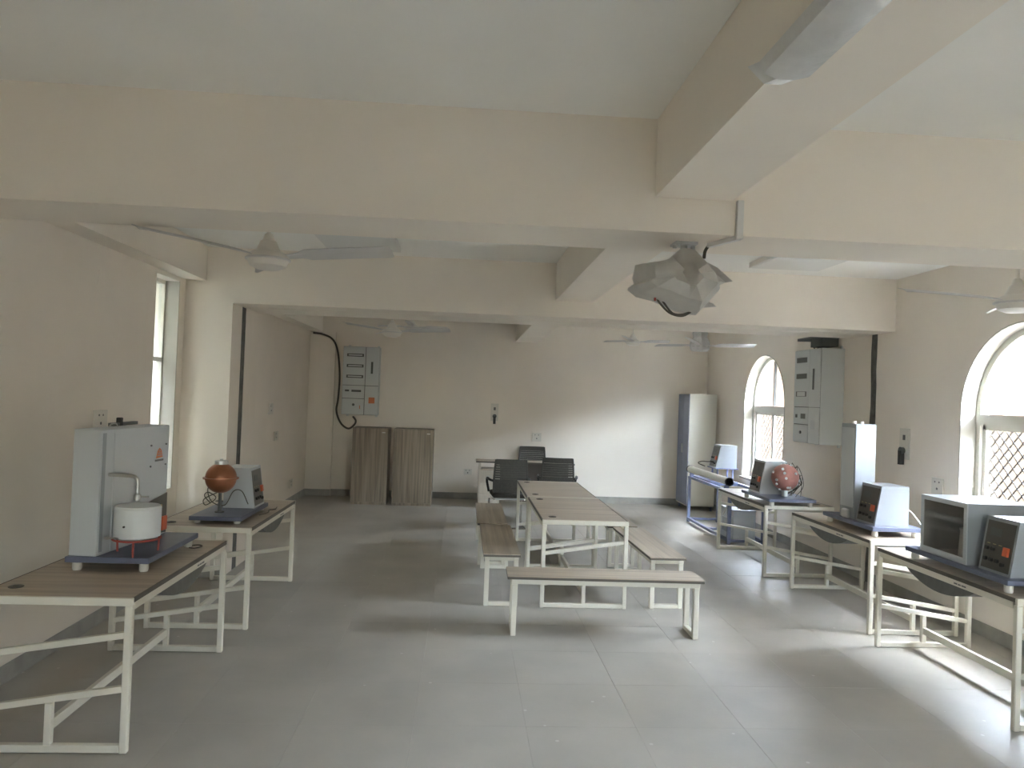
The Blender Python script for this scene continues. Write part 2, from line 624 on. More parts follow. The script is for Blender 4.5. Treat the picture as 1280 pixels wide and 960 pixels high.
# slit window on the left, and its hidden twin added as far-bay fill
for n_, (LW0, LW1) in enumerate(SLITS):
    wl = bpy.data.objects.new('window_%d' % (5 + n_), None)
    COL.objects.link(wl)
    wl.location = (XL, (LW0 + LW1) / 2, LS)
    struct(wl)
    hy = (LW1 - LW0) / 2
    hz = LT - LS
    f = MB()
    for s in (-1, 1):
        f.box(-.17, -.12, s * hy, s * (hy - .035), 0, hz)
    for z in (0, hz - .035, 2.0 - LS):
        f.box(-.17, -.12, -hy, hy, z, z + .035)
    f.build('window_frame', M['alu'], wl)
    for z0, z1 in ((.035, 2.0 - LS), (2.035 - LS, hz - .035)):
        MB().box(-.148, -.144, -hy + .035, hy - .035, z0, z1).build('pane', M['glass'], wl)
    MB().box(-.12, .0, hy - .012, hy, 0, hz).build('window_surround', M['reveal'], wl)
    struct(MB().box(XL - 1.0, XL - .3, LW0 - .4, LW1 + .4, 2.85, 2.95).build('trim_%d' % (30 + n_), M['wall']))  # added sunshade, out of view, keeps sun off the slit

# beams
BB = 2.58
LBX0, LBX1, LBZ = .84, 1.20, 2.74
struct(MB().box(XL, XR, 3.40, 3.84, BB, ZC).build('trim_1', M['beam']))            # cross beam
for n, (a, b) in enumerate(((YB, 3.40), (3.84, 7.22), (8.12, YF))):
    struct(MB().box(LBX0, LBX1, a, b, LBZ, ZC).build('trim_%d' % (2 + n), M['beam']))
for n, (a, b) in enumerate(((YB, 3.40), (3.84, 7.22), (8.12, YF))):
    struct(MB().box(XL, XL + .19, a, b, 2.78, ZC).build('trim_%d' % (5 + n), M['beam']))
# the opening into the far bay: two frames back to back with an expansion joint between them
JX = -2.21
for n, (a, b) in enumerate(((7.22, 7.53), (7.67, 8.12))):
    o = MB().box(XL, JX, a, b, 0, BB).box(XL, XR, a, b, BB, ZC).build('trim_%d' % (8 + n), M['wall'])
    struct(o)
jb = MB().box(XL, JX - .004, 7.53, 7.67, 0, BB).box(XL, XR, 7.53, 7.67, BB + .012, ZC)
struct(jb.build('trim_10', M['joint']))
# ragged plaster lips narrow the joint overhead
lip = MB()
y = XL + .5
x = JX
while x < XR:
    L_ = random.uniform(.15, .45)
    lip.box(x, min(XR, x + L_), 7.528, 7.585 + random.uniform(-.006, .016), BB + .002, BB + .02)
    lip.box(x, min(XR, x + L_), 7.615 + random.uniform(-.012, .008), 7.672, BB + .002, BB + .02)
    x += L_
struct(lip.build('trim_11', M['wall']))
# joint strip on the right wall
pts = []
n = 14
left = [(XR - .006, 7.60 - .05 + random.uniform(-.012, .004), BB * k / n) for k in range(n + 1)]
rightp = [(XR - .006, 7.60 + .035 + random.uniform(-.008, .012), BB * k / n) for k in range(n, -1, -1)]
struct(MB().prism(left + rightp, .006, (1, 0, 0)).build('trim_12', M['joint']))
# pilaster in the far left corner
struct(MB().box(XL, -2.22, 12.94, YF, 0, 2.78).build('trim_13', M['wall']))
# outside: unseen sunshades added over the arched windows to cut sun and sky
for n_, (yc, hw) in enumerate(WINDOWS):
    struct(MB().box(XR + WT, XR + WT + .95, yc - hw - .25, yc + hw + .25, 2.74, 2.82).build('trim_%d' % (20 + n_), M['wall']))

# skirtings
def skirt(name, *b):
    struct(MB().box(*b, bevel=.003).build(name, M['skirt']))
SKH = .11
skirt('baseboard_left', XL, XL + .012, YB, 7.22, 0, SKH)
skirt('baseboard_far_left', XL, XL + .012, 8.12, 12.94, 0, SKH)
skirt('baseboard_far', -2.22, XR - .012, YF - .012, YF, 0, SKH)
skirt('baseboard_pilaster', XL, -2.22, 12.928, 12.94, 0, SKH)
skirt('baseboard_right', XR - .012, XR, YB, 7.545, 0, SKH)
skirt('baseboard_far_right', XR - .012, XR, 7.66, YF, 0, SKH)
skirt('baseboard_jamb', XL, JX, 7.208, 7.22, 0, SKH)

# outside world
struct(MB().box(-60, 60, -60, 70, -.6, -.4).build('ground', M['outside_ground']))
ow = MB().box(9.6, 10.0, -10, 48, -.4, 4.0).build('outside_wall', M['peach'])
lo = MB().box(-4.6, -4.3, -2, 14, -.4, 4.6).build('outside_wall', M['dimmer_wall'])  # added to cut the light reaching the slits
tag(lo, 'plain wall added outside the narrow window on the left to dim it', 'wall')
tag(ow, 'peach rendered wall outside beyond the arched windows', 'wall')

#OBJECTS
# ------------------------------------------------------------------ desks
DL, DW, DH = 1.47, .75, .75
def make_desk(name, label, group):
    t = thing(name, label, 'desk', group=group)
    hx, hy_ = DW / 2, DL / 2
    MB().box(-hx + .008, hx - .008, -hy_ + .02, hy_ - .02, DH - .024, DH, bevel=.002).build('tabletop', M['top_y'], t)
    for s in (-1, 1):
        MB().box(s * (hx - .008), s * hx, -hy_ + .02, hy_ - .02, DH - .024, DH, bevel=.001).build('edge_band', M['edge'], t)
        MB().box(-hx, hx, s * (hy_ - .02), s * hy_, DH - .038, DH + .001, bevel=.002).build('end_trim', M['white_metal'], t)
        MB().box(s * (hx - .045), s * (hx - .005), -hy_ + .04, hy_ - .04, DH - .064, DH - .024, bevel=.003).build('side_rail', M['white_metal'], t)
    w = .035
    for sy in (-1, 1):
        yy = sy * (hy_ - .0185)
        for sx in (-1, 1):
            xx = sx * (hx - .0185)
            MB().box(xx - w / 2, xx + w / 2, yy - w / 2, yy + w / 2, 0, DH - .038, bevel=.004).build('leg', M['white_metal'], t)
        MB().box(-hx + .036, hx - .036, yy - w / 2, yy + w / 2, .004, .04, bevel=.003).build('floor_rail', M['white_metal'], t)
        for zu in (.57, .31):
            MB().bar((hx - .036, yy, zu), (-hx + .036, yy, zu - .105), .027, .030).build('sloping_brace', M['white_metal'], t)
        st = MB().box(-.016, .016, yy - .016, yy + .016, .04, .24, bevel=.002).build('stub_post', M['white_metal'], t)
        MB().lathe([(.011, 0), (.011, .006)], (.0, yy - sy * .016 - (.006 if sy > 0 else 0), .12), 'y', 10).build('bolt', M['steel'], st)
    MB().box(-.014, .014, -hy_ + .038, hy_ - .038, .105, .155, bevel=.002).build('stretcher', M['white_metal'], t)
    # shallow dark tray bellying down under the user's edge
    n = 16
    tr = MB()
    xs_ = (hx - .012, hx - .28)
    prof = [(-.36 + .72 * k / n, DH - .066 - .085 * math.sin(PI * k / n) ** .8) for k in range(n + 1)]
    pts = [(xs_[0], y_, z_) for y_, z_ in prof]
    tr.prism([(xs_[0], y_, z_) for y_, z_ in prof], xs_[0] - xs_[1], (-1, 0, 0))
    tr.build('under_tray', M['tray'], t, smooth=True, angle=50)
    for yy in (-.56, .56):
        g = MB().lathe([(.034, 0), (.036, .003), (.030, .006)], (-.27, yy, DH), 'z', 20).build('grommet', M['grommet'], t, smooth=True)
        MB().box(-.282, -.258, yy - .006, yy + .006, DH + .006, DH + .0075).build('cable_slot', M['black'], g)
    st = MB().box(hx - .0055, hx - .004, .16, .30, DH - .058, DH - .034).build('rail_sticker', M['plate'], t)
    st['label'] = 'white maker sticker with dark print on rail'
    for k, (a, b) in enumerate(((.172, .205), (.212, .238), (.245, .288))):
        MB().box(hx - .0042, hx - .0036, a, b, DH - .051, DH - .042).build('sticker_print', M['db_line'], st)
    return t
GL = 'white framed laboratory desks'
d0 = make_desk('laboratory_desk', 'white framed wood top desk carrying the tall grey steam apparatus and pot', GL)
d0.location = (-1.945, 4.505, 0)
dup(d0, (-1.915, 6.43, 0), 0, 'white framed wood top desk under the copper ball on its stem', GL)
dup(d0, (3.555, 4.84, 0), PI, 'white framed desk carrying the glass fronted box nearest the arched window', GL)
dup(d0, (3.655, 6.57, 0), PI, 'white framed desk carrying the tall narrow white column on the window side', GL)
dup(d0, (3.565, 8.47, 0), PI, 'white framed desk under the studded red sphere, beyond the opening', GL)
dup(d0, (1.08, 7.165, 0), 0, 'bare wood top table in the middle, nearer one, behind the front bench', GL)
dup(d0, (1.07, 8.655, 0), 0, 'bare wood top table in the middle, farther one, before the black chairs', GL)

# ------------------------------------------------------------------ benches
def make_bench(name, label, group):
    t = thing(name, label, 'bench', group=group)
    L2, W2, H = .75, .16, .45
    MB().box(-L2, L2, -W2, W2, H - .006, H, bevel=.0015).build('seat_top', M['top_x'], t)
    MB().box(-L2, L2, -W2, W2, H - .024, H - .006, bevel=.0015).build('edge_band', M['edge'], t)
    for s in (-1, 1):
        x = s * (L2 - .055)
        for sy in (-1, 1):
            y = sy * (W2 - .035)
            MB().box(x - .02, x + .02, y - .02, y + .02, 0, H - .062, bevel=.003).build('leg', M['white_metal'], t)
        MB().box(x - .02, x + .02, -W2 + .056, W2 - .056, .002, .036, bevel=.003).build('floor_rail', M['white_metal'], t)
        MB().box(x - .02, x + .02, -W2 + .056, W2 - .056, H - .062, H - .024, bevel=.003).build('end_rail', M['white_metal'], t)
    for sy in (-1, 1):
        y = sy * (W2 - .035)
        MB().box(-L2 + .03, L2 - .03, y - .02, y + .02, H - .062, H - .024, bevel=.003).build('side_rail', M['white_metal'], t)
    return t
GB = 'white framed benches round the middle tables'
b0 = make_bench('bench', 'wooden bench across the near end of the middle tables', GB)
b0.location = (1.125, 5.80, 0)
b0.rotation_euler = (0, 0, math.radians(-.8))
dup(b0, (.37, 7.17, 0), PI / 2, 'wooden bench along the left side of the nearer middle table', GB)
dup(b0, (.345, 8.71, 0), PI / 2, 'wooden bench along the left side of the farther middle table', GB)
dup(b0, (1.80, 7.19, 0), PI / 2 + .02, 'wooden bench along the right side of the nearer middle table', GB)
dup(b0, (1.745, 8.75, 0), PI / 2, 'wooden bench along the right side of the farther middle table', GB)

# ------------------------------------------------------------------ chairs
def make_chair(name, label, group):
    """cantilever visitor chair facing +Y, back at -Y"""
    t = thing(name, label, 'chair', group=group)
    MB().box(-.23, .23, -.20, .25, .42, .485, bevel=.025, seg=3).build('seat', M['chair_seat'], t, smooth=True)
    MB().box(-.21, .21, -.19, .22, .395, .42, bevel=.008).build('seat_pan', M['case_grey'], t)
    # curved perforated back: frame and slats
    nseg = 9
    def row(z):
        pts = []
        for k in range(nseg + 1):
            u = -1 + 2 * k / nseg
            taper = 1 - .10 * max(0, (z - .62) / .34) ** 2
            pts.append(Vector((u * .225 * taper, -.235 - .05 * (z - .5) - .03 * (1 - u * u), z)))
        return pts
    def strip(zs, name, m, th=.018):
        mb = MB()
        bm = mb.bm
        rows = [row(z) for z in zs]
        fr = [[bm.verts.new(p) for p in r] for r in rows]
        bk = [[bm.verts.new(p + Vector((0, th, 0))) for p in r] for r in rows]
        for G in (fr, bk):
            for i in range(len(G) - 1):
                for k in range(nseg):
                    bm.faces.new([G[i][k], G[i][k + 1], G[i + 1][k + 1], G[i + 1][k]])
        for k in range(nseg):
            bm.faces.new([fr[0][k], fr[0][k + 1], bk[0][k + 1], bk[0][k]])
            bm.faces.new([fr[-1][k], fr[-1][k + 1], bk[-1][k + 1], bk[-1][k]])
        for i in range(len(zs) - 1):
            for k in (0, nseg):
                bm.faces.new([fr[i][k], fr[i + 1][k], bk[i + 1][k], bk[i][k]])
        return mb.build(name, m, t, smooth=True, angle=60)
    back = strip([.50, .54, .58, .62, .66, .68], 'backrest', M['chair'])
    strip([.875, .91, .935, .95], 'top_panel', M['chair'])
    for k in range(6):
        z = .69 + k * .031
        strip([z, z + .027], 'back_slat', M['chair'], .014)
    for s in (-1, 1):
        pts = [row(z)[0 if s < 0 else nseg] for z in (.50, .6, .7, .8, .9, .945)]
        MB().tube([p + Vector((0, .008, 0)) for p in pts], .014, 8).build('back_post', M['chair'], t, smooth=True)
        MB().tube(bez([(s * .235, -.25, .66), (s * .275, -.15, .665), (s * .28, .08, .66), (s * .275, .16, .60), (s * .25, .12, .47)], 6), .017, 8).build('armrest', M['black'], t, smooth=True)
        MB().tube(bez([(s * .21, -.20, .405), (s * .22, .0, .39), (s * .225, .20, .37), (s * .23, .235, .30), (s * .23, .22, .06), (s * .23, .17, .014), (s * .23, -.2, .014)], 6), .0125, 8).build('leg_tube', M['chrome'], t, smooth=True)
    MB().tube([(-.23, -.2, .014), (.23, -.2, .014)], .0125, 8).build('floor_tube', M['chrome'], t, smooth=True)
    return t
GC = 'black chairs at the far desk'
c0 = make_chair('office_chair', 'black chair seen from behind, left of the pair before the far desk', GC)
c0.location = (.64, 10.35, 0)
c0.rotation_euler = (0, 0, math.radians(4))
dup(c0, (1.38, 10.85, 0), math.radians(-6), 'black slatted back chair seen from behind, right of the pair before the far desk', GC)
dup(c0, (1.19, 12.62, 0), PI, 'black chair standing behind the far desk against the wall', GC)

# ------------------------------------------------------------------ far desk
t = thing('writing_desk', 'pale topped writing desk by the far wall behind the black chairs', 'desk', (1.01, 12.17, 0))
MB().box(-.79, .79, -.19, .22, .725, .75, bevel=.002).build('desktop', M['top_x'], t)
MB().box(-.79, .79, -.195, -.19, .725, .75).build('edge_band', M['edge'], t)
p = MB().box(-.745, -.40, -.17, .20, 0, .60, bevel=.003).build('pedestal', M['desk_beige'], t)
for z0 in (.05, .24, .43):
    d = MB().box(-.735, -.41, -.182, -.17, z0, z0 + .16, bevel=.002).build('drawer', M['desk_beige'], t)
    MB().box(-.62, -.53, -.194, -.182, z0 + .075, z0 + .09).build('handle', M['steel'], d)
MB().box(-.70, -.40, -.15, .18, .60, .625).build('shelf', M['top_x'], t)
MB().box(-.745, -.71, -.17, .20, .60, .725).build('side_panel', M['desk_beige'], t)
MB().box(.71, .745, -.17, .20, 0, .725).build('side_panel', M['desk_beige'], t)
MB().box(-.40, .71, -.06, -.04, .32, .725).build('modesty_panel', M['desk_dark'], t)

# ------------------------------------------------------------------ wooden cupboards against the far wall
def cupboard(label, x0, x1, sx):
    t = thing('wooden_cupboard', label, 'cupboard', ((x0 + x1) / 2, 12.05, 0), group='wooden cupboards by the far wall')
    hw = (x1 - x0) / 2
    MB().box(-hw, hw, .018, .45, .0, 1.215, bevel=.002).build('carcass', M['cab_wood'], t)
    d = MB().box(-hw + .002, hw - .002, 0, .017, .045, 1.21, bevel=.002).build('door', M['cab_wood'], t)
    MB().box(-hw + .002, hw - .002, .004, .017, .0, .04).build('plinth', M['cab_wood'], t)
    h = MB().box(hw - .10, hw - .05, -.008, 0, 1.14, 1.155).build('lock', M['plate'], d)
    h['label'] = 'small pale lock plate'
cupboard('wood grain cupboard, left of the two under the grey electrical panel', -1.75, -1.185, -1)
cupboard('wood grain cupboard, right of the two by the far wall', -1.10, -.475, 1)

# steel cupboard in the far right corner
t = thing('steel_cupboard', 'tall cream and blue steel cupboard in the far right corner', 'cupboard', (3.73, 12.3, 0))
MB().box(.012, .47, 0, .62, .08, 1.95, bevel=.004).build('body', M['alm_white'], t)
for k, (a, b) in enumerate(((.005, .307), (.313, .615))):
    d = MB().box(0, .012, a, b, .1, 1.94, bevel=.002).build('door', M['alm_blue'], t)
    MB().box(-.02, 0, (.285, .325)[k], (.295, .335)[k], .95, 1.1).build('handle', M['steel'], d)
for y in (.03, .56):
    for x in (.04, .42):
        MB().box(x, x + .03, y, y + .03, 0, .08).build('leg', M['alm_blue'], t)

# ------------------------------------------------------------------ apparatus helpers
def base_board(t, x0, x1, y0, y1, z=.05, th=.032, m='blue'):
    MB().box(x0, x1, y0, y1, z, z + th, bevel=.003).build('base_board', M[m], t)
    for x in (x0 + .045, x1 - .045):
        for y in (y0 + .05, y1 - .05):
            MB().lathe([(.021, 0), (.025, .01), (.025, z)], (x, y, 0), 'z', 14).build('foot', M['foot'], t, smooth=True)
    return z + th
def meter_case(t, x, y0, y1, z, D, H, slope, face=-1, m='case', knobs=True):
    """instrument case whose sloping dark panel faces -X (face=-1) or +X"""
    s = -face
    prof = [(x, z), (x + s * D, z), (x + s * D, z + H), (x + s * slope, z + H)]
    o = MB().prism([(a, y0, b) for a, b in prof], y1 - y0, (0, 1, 0)).build('instrument_case', M[m], t)
    def P(u, v, off):   # u along y 0..1, v up 0..1 on the panel
        n = Vector((-s * H, 0, slope)).normalized()
        return Vector((x + s * slope * v, y0 + (y1 - y0) * u, z + H * v)) + n * off
    def patch(u0, u1, v0, v1, o0, o1, name, mm, par):
        a = [P(u0, v0, o0), P(u1, v0, o0), P(u1, v1, o0), P(u0, v1, o0)]
        n = P(0, 0, 1) - P(0, 0, 0)
        return MB().prism(a, o1 - o0, n).build(name, M[mm], par)
    # u reading direction: from the panel's left as seen from the front
    f = (lambda u: 1 - u) if face < 0 else (lambda u: u)
    patch(.07, .93, .05, .93, 0, .003, 'control_panel', 'panel', o)
    def pt(u0, u1, *r):
        a, b = sorted((f(u0), f(u1)))
        return patch(a, b, *r)
    pt(.72, .86, .34, .50, .003, .018, 'switch', 'orange', o)
    if knobs:
        pt(.2, .55, .66, .80, .003, .005, 'display', 'db_slot', o)
        for u, v in ((.2, .42), (.38, .42), (.2, .22), (.38, .22), (.56, .22), (.74, .18)):
            c = P(f(u), v, .003)
            n = (P(0, 0, 1) - P(0, 0, 0))
            MB().tube([c, c + n * .016], .012, 10).build('knob', M['black'], o, smooth=True)
        for u in (.2, .38, .56):
            pt(u - .05, u + .05, .50, .515, .003, .0036, 'panel_print', 'panel_print', o)
    return o
TOP = .7515

# ------------------------------------------------------------------ tall steam apparatus on the left desk
t = thing('steam_apparatus', 'tall grey steam apparatus with dark control panel on blue base board', 'apparatus', (-2.0, 4.28, TOP))
zt = base_board(t, -.15, .30, -.01, .76)
cs = MB().box(-.145, .01, 0, .745, zt, .78, bevel=.004).build('tall_case', M['case_grey'], t)
MB().box(.01, .013, .02, .05, zt + .02, .76).build('corner_fold', M['case'], cs)
MB().box(.01, .0135, .13, .735, zt + .01, .775).build('front_sheet', M['case_grey'], cs)
pn = MB().prism([(.0135, .45, .30), (.0135, .735, .345), (.0135, .735, .09), (.0135, .45, .11)], .006, (1, 0, 0)).build('control_panel', M['panel'], t)
for (y, z) in ((.50, .25), (.57, .26), (.64, .27), (.50, .19), (.57, .19)):
    MB().tube([(.0195, y, z), (.034, y, z)], .012, 10).build('knob', M['panel_print'], pn, smooth=True)
MB().box(.0195, .036, .66, .72, .11, .20, bevel=.004).build('switch', M['orange'], pn)
for y, z in ((.52, .66), (.70, .66), (.52, .53), (.70, .53)):
    MB().tube([(.0135, y, z), (.02, y, z)], .006, 8).build('screw', M['db_line'], cs)
em = MB().prism([(.0135, .585, .575), (.0135, .665, .58), (.0135, .648, .625), (.0135, .625, .64), (.0135, .603, .625)], .0015, (1, 0, 0)).build('emblem', M['orange_tag'], cs)
em['label'] = 'small red printed emblem over a dark line'
for k, z in enumerate((.590, .604, .618)):
    MB().box(.0150, .0155, .597 + k * .008, .655 - k * .008, z, z + .005).build('emblem_line', M['case'], em)
MB().box(.0135, .0155, .575, .675, .556, .568).build('name_strip', M['db_line'], cs)
MB().box(-.12, -.09, .36, .70, .78, .80).build('top_bar', M['db_line'], t)
MB().box(-.115, -.085, .45, .48, .78, .83, bevel=.003).build('top_knob', M['black'], t)
MB().tube(bez([(-.05, .22, .782), (-.05, .25, .80), (-.05, .31, .80), (-.05, .33, .782)], 5), .004, 6).build('wire_handle', M['steel'], t, smooth=True)
pp = MB().tube(bez([(.012, .09, .525), (.05, .105, .522), (.11, .115, .518), (.15, .118, .512), (.168, .118, .49), (.17, .118, .44), (.17, .118, .385)], 5), .011, 10).build('steam_pipe', M['steel'], t, smooth=True)
vl = MB().lathe([(.012, 0), (.02, .008), (.02, .035), (.012, .045)], (.17, .118, .375), 'z', 14).build('valve', M['steel'], t, smooth=True)
MB().tube([(.185, .118, .40), (.23, .13, .40)], .006, 8).build('valve_lever', M['steel'], vl)

def turn(o, a, p):
    a = math.radians(a)
    R3 = Matrix.Rotation(a, 3, 'Z')
    p = Vector(p)
    o.rotation_euler = (0, 0, a)
    o.location = p - R3 @ p
for o in (cs, pn):
    turn(o, -6.5, (.01, 0, 0))

# tripod and pot standing on that board
px, py, pz = -1.822, 4.395, TOP + .0835
t = thing('tripod_stand', 'low red iron tripod ring on the blue board beneath the white pot', 'stand', (px, py, pz))
MB().tube([(.124 * math.cos(a), .124 * math.sin(a), .085) for a in (2 * PI * k / 36 for k in range(36))], .006, 8, closed=True).build('ring', M['red'], t, smooth=True)
for k in range(3):
    a = math.radians(-75 + 120 * k)
    MB().tube([(.126 * math.cos(a), .126 * math.sin(a), .085), (.122 * math.cos(a), .122 * math.sin(a), .0)], .006, 8).build('leg', M['red'], t, smooth=True)
t = thing('steam_pot', 'round white pot standing on the red tripod ring', 'pot', (px, py, pz + .092))
MB().lathe([(.108, 0), (.122, .006), (.123, .165), (.118, .17)], (0, 0, 0), 'z', 40).build('pot_body', M['pot'], t, smooth=True)
MB().lathe([(.119, .17), (.116, .178), (.05, .186), (.02, .188)], (0, 0, 0), 'z', 40).build('lid', M['pot'], t, smooth=True)
MB().tube([(-.02, -.119, .075), (-.021, -.128, .075)], .006, 8).build('spout_hole', M['black'], t)
MB().tube(bez([(-.11, -.09, .012), (-.13, -.105, .01), (-.10, -.14, .012), (-.06, -.15, .02), (-.04, -.14, .012)], 5), .005, 6).build('heater_lead', M['steel'], t, smooth=True)
# red gas knob under it
cbl = tag(MB().tube(bez([(-1.75, 4.98, .757), (-1.70, 5.03, .757), (-1.66, 5.0, .757), (-1.68, 4.93, .757), (-1.72, 4.94, .757)], 6), .004, 6).build('power_lead', M['cable'], smooth=True),
          'dark coiled lead lying at the far end of the steam apparatus desk', 'cable')

# ------------------------------------------------------------------ copper ball apparatus (left, second desk)
t = thing('copper_ball_apparatus', 'copper ball on dark stem with grey control case on blue board', 'apparatus', (-1.85, 6.1, TOP))
zt = base_board(t, -.19, .20, -.28, .50, z=.025)
bl = MB().lathe([(.004, -.118)] + [(.118 * math.cos(a), .118 * math.sin(a)) for a in (math.radians(-85 + 10 * k) for k in range(18))] + [(.004, .118)], (-.03, -.07, .325), 'z', 36).build('copper_ball', M['copper'], t, smooth=True, angle=60)
MB().lathe([(.116, -.005), (.134, -.005), (.134, .005), (.116, .005)], (-.03, -.07, .325), 'z', 36).build('flange', M['copper'], bl, smooth=True)
MB().lathe([(.05, .105), (.05, .135), (.012, .138), (.012, .15)], (-.03, -.07, .325), 'z', 16).build('cap', M['steel'], bl)
MB().tube([(-.03, -.07, zt), (-.03, -.07, .22)], .013, 10).build('stem', M['db_line'], t, smooth=True)
MB().lathe([(.035, 0), (.035, .008)], (-.03, -.07, zt), 'z', 16).build('stem_foot', M['db_line'], t)
meter_case(t, .175, .16, .46, zt, .25, .325, .045, face=1, m='case_grey')
MB().tube(bez([(-.10, -.04, .30), (-.15, .0, .22), (-.13, .05, .12), (-.02, .02, .10), (.02, .10, .20), (.08, .12, .2), (.14, .10, .10)], 8), .004, 6).build('lead', M['cable'], t, smooth=True)
MB().tube(bez([(-.12, -.02, .12), (-.18, .02, .17), (-.17, .08, .19), (-.10, .05, .15), (-.16, .0, .10), (-.19, .05, .14), (-.08, .1, .2)], 8), .004, 6).build('lead', M['cable'], t, smooth=True)
tag(MB().tube(bez([(-1.63, 6.25, .757), (-1.60, 6.4, .757), (-1.62, 6.52, .757), (-1.585, 6.58, .757), (-1.60, 6.7, .757)], 6), .004, 6).build('power_lead', M['cable'], smooth=True),
    'dark loose lead lying on the desk beside the copper ball apparatus', 'cable')

# ------------------------------------------------------------------ glass fronted box and meter (right, nearest desk)
t = thing('chamber_apparatus', 'white box with dark glass front and control case on blue board', 'apparatus', (3.22, 4.2, TOP))
zt = base_board(t, -.03, .54, .0, 1.02)
x0, x1, y0, y1, z0, z1 = 0, .44, .40, .88, zt, .47
bx = MB().box(x0, x1, y0, y1, z1 - .012, z1).box(x0, x1, y0, y1, z0, z0 + .012).box(x1 - .012, x1, y0, y1, z0 + .012, z1 - .012) \
    .box(x0 + .0, x1 - .012, y0, y0 + .012, z0 + .012, z1 - .012).box(x0, x1 - .012, y1 - .012, y1, z0 + .012, z1 - .012).build('chamber', M['case'], t)
fr = MB().box(-.008, 0, y0, y1, z0, z0 + .04).box(-.008, 0, y0, y1, z1 - .03, z1).box(-.008, 0, y0, y0 + .03, z0 + .04, z1 - .03).box(-.008, 0, y1 - .03, y1, z0 + .04, z1 - .03)
fr.build('door_frame', M['case_grey'], t)
MB().box(-.005, -.002, y0 + .03, y1 - .03, z0 + .04, z1 - .03).build('glass_door', glass_mat('smoked_glass', (.88, .85, .82), .08), t)
MB().box(.30, .305, y0 + .03, y1 - .03, z0 + .02, z1 - .02).build('back_plate', mat('brown_back_plate', (.42, .33, .29), rough=.6, noise=.2, nscale=6), bx)
MB().lathe([(.06, 0), (.085, .01), (.075, .17), (.08, .19)], (.15, y0 + .16, z0 + .013), 'z', 24).build('inner_vessel', M['pot'], bx, smooth=True)
meter_case(t, .03, .06, .335, zt, .30, .33, .055)

# ------------------------------------------------------------------ tall column and meter (right, second desk)
t = thing('column_apparatus', 'tall narrow white column with sloping control case on blue board', 'apparatus', (3.40, 5.97, TOP))
zt = base_board(t, -.03, .40, .0, .86)
col = MB().box(.03, .215, .42, .67, zt, .915, bevel=.004).build('tall_case', M['case'], t)
MB().box(.025, .03, .44, .65, .18, .88).build('front_window', M['case_grey'], col)
MB().lathe([(.02, 0), (.02, .02)], (.08, .55, .915), 'z', 12).build('top_cap', M['foot'], col)
MB().lathe([(.02, 0), (.02, .02)], (.15, .55, .915), 'z', 12).build('top_cap', M['foot'], col)
MB().box(-.01, .03, .47, .57, zt, .16, bevel=.01).build('sample_holder', M['steel'], t)
mc = meter_case(t, .03, .08, .385, zt, .29, .33, .055)
tag(MB().tube(bez([(3.728, 6.13, TOP + .20), (3.79, 6.15, TOP + .20), (3.86, 6.14, TOP + .12), (3.90, 6.06, TOP + .02), (3.93, 5.98, TOP + .012)], 8), .006, 8).build('power_lead', M['pvc'], smooth=True),
    'white cord curving down behind the control case of the tall column', 'cable')

# ------------------------------------------------------------------ red sphere (right, third desk)
t = thing('sphere_apparatus', 'studded red copper sphere with control case and tangled wires on blue board', 'apparatus', (3.22, 7.62, TOP))
zt = base_board(t, -.03, .47, .0, .80)
sx, sy, sz = .245, .27, .285
sp = MB().lathe([(.004, -.142)] + [(.142 * math.cos(a), .142 * math.sin(a)) for a in (math.radians(-85 + 10 * k) for k in range(18))] + [(.004, .142)], (sx, sy, sz), 'x', 36).build('sphere', M['copper_dull'], t, smooth=True, angle=60)
for k in range(18):
    a = 2.4 * k
    v = 1 - 2 * (k + .5) / 18
    r = math.sqrt(1 - v * v)
    n = Vector((r * math.cos(a), -abs(v) if k % 3 else v, r * math.sin(a))).normalized()
    c = Vector((sx, sy, sz))
    MB().tube([c + n * .138, c + n * .153], .014, 8).build('stud', M['pot'], sp)
MB().tube([(sx, sy, zt), (sx, sy, sz - .13)], .03, 12).build('stem', M['pot'], t, smooth=True)
random.seed(3)
for k in range(11):
    a0 = random.uniform(-.9, 1.5)
    p0 = Vector((sx + .13 * math.cos(a0), sy + .06, sz + .13 * math.sin(a0)))
    p1 = p0 + Vector((random.uniform(.02, .06), random.uniform(-.06, .06), random.uniform(-.01, .06)))
    p2 = Vector((sx + random.uniform(.14, .20), sy + random.uniform(-.03, .15), sz - random.uniform(-.02, .10)))
    p3 = Vector((sx + random.uniform(.02, .18), sy + random.uniform(-.12, .15), zt + .006))
    MB().tube(bez([p0, p1, p2, p3], 6), .0035, 6).build('wire', M['cable'], t, smooth=True)
meter_case(t, .03, .42, .74, zt, .30, .36, .06, m='case_grey')

# ------------------------------------------------------------------ blue stand with the long tube, beyond
t = thing('blue_stand', 'long blue metal stand beyond the red sphere desk', 'stand', (3.45, 9.5, 0))
w = .04
for x in (0, .45):
    for y in (0, 1.74):
        MB().box(x - w / 2, x + w / 2, y - w / 2, y + w / 2, 0, .69).build('leg', M['blue_frame'], t)
    MB().box(x - w / 2, x + w / 2, w / 2, 1.74 - w / 2, .655, .69).build('top_rail', M['blue_frame'], t)
    MB().box(x - w / 2, x + w / 2, w / 2, 1.74 - w / 2, .03, .065).build('lower_rail', M['blue_frame'], t)
for y in (0, .87, 1.74):
    MB().box(w / 2, .45 - w / 2, y - w / 2, y + w / 2, .655, .688).build('cross_rail', M['blue_frame'], t)
    MB().box(w / 2, .45 - w / 2, y - w / 2, y + w / 2, .03, .062).build('cross_rail', M['blue_frame'], t)
MB().box(.03, .42, .85, 1.70, .691, .705).build('shelf_board', M['blue_frame'], t)
t = thing('long_tube', 'long pale tube lying on brackets along the blue stand', 'tube', (3.45, 9.52, .69))
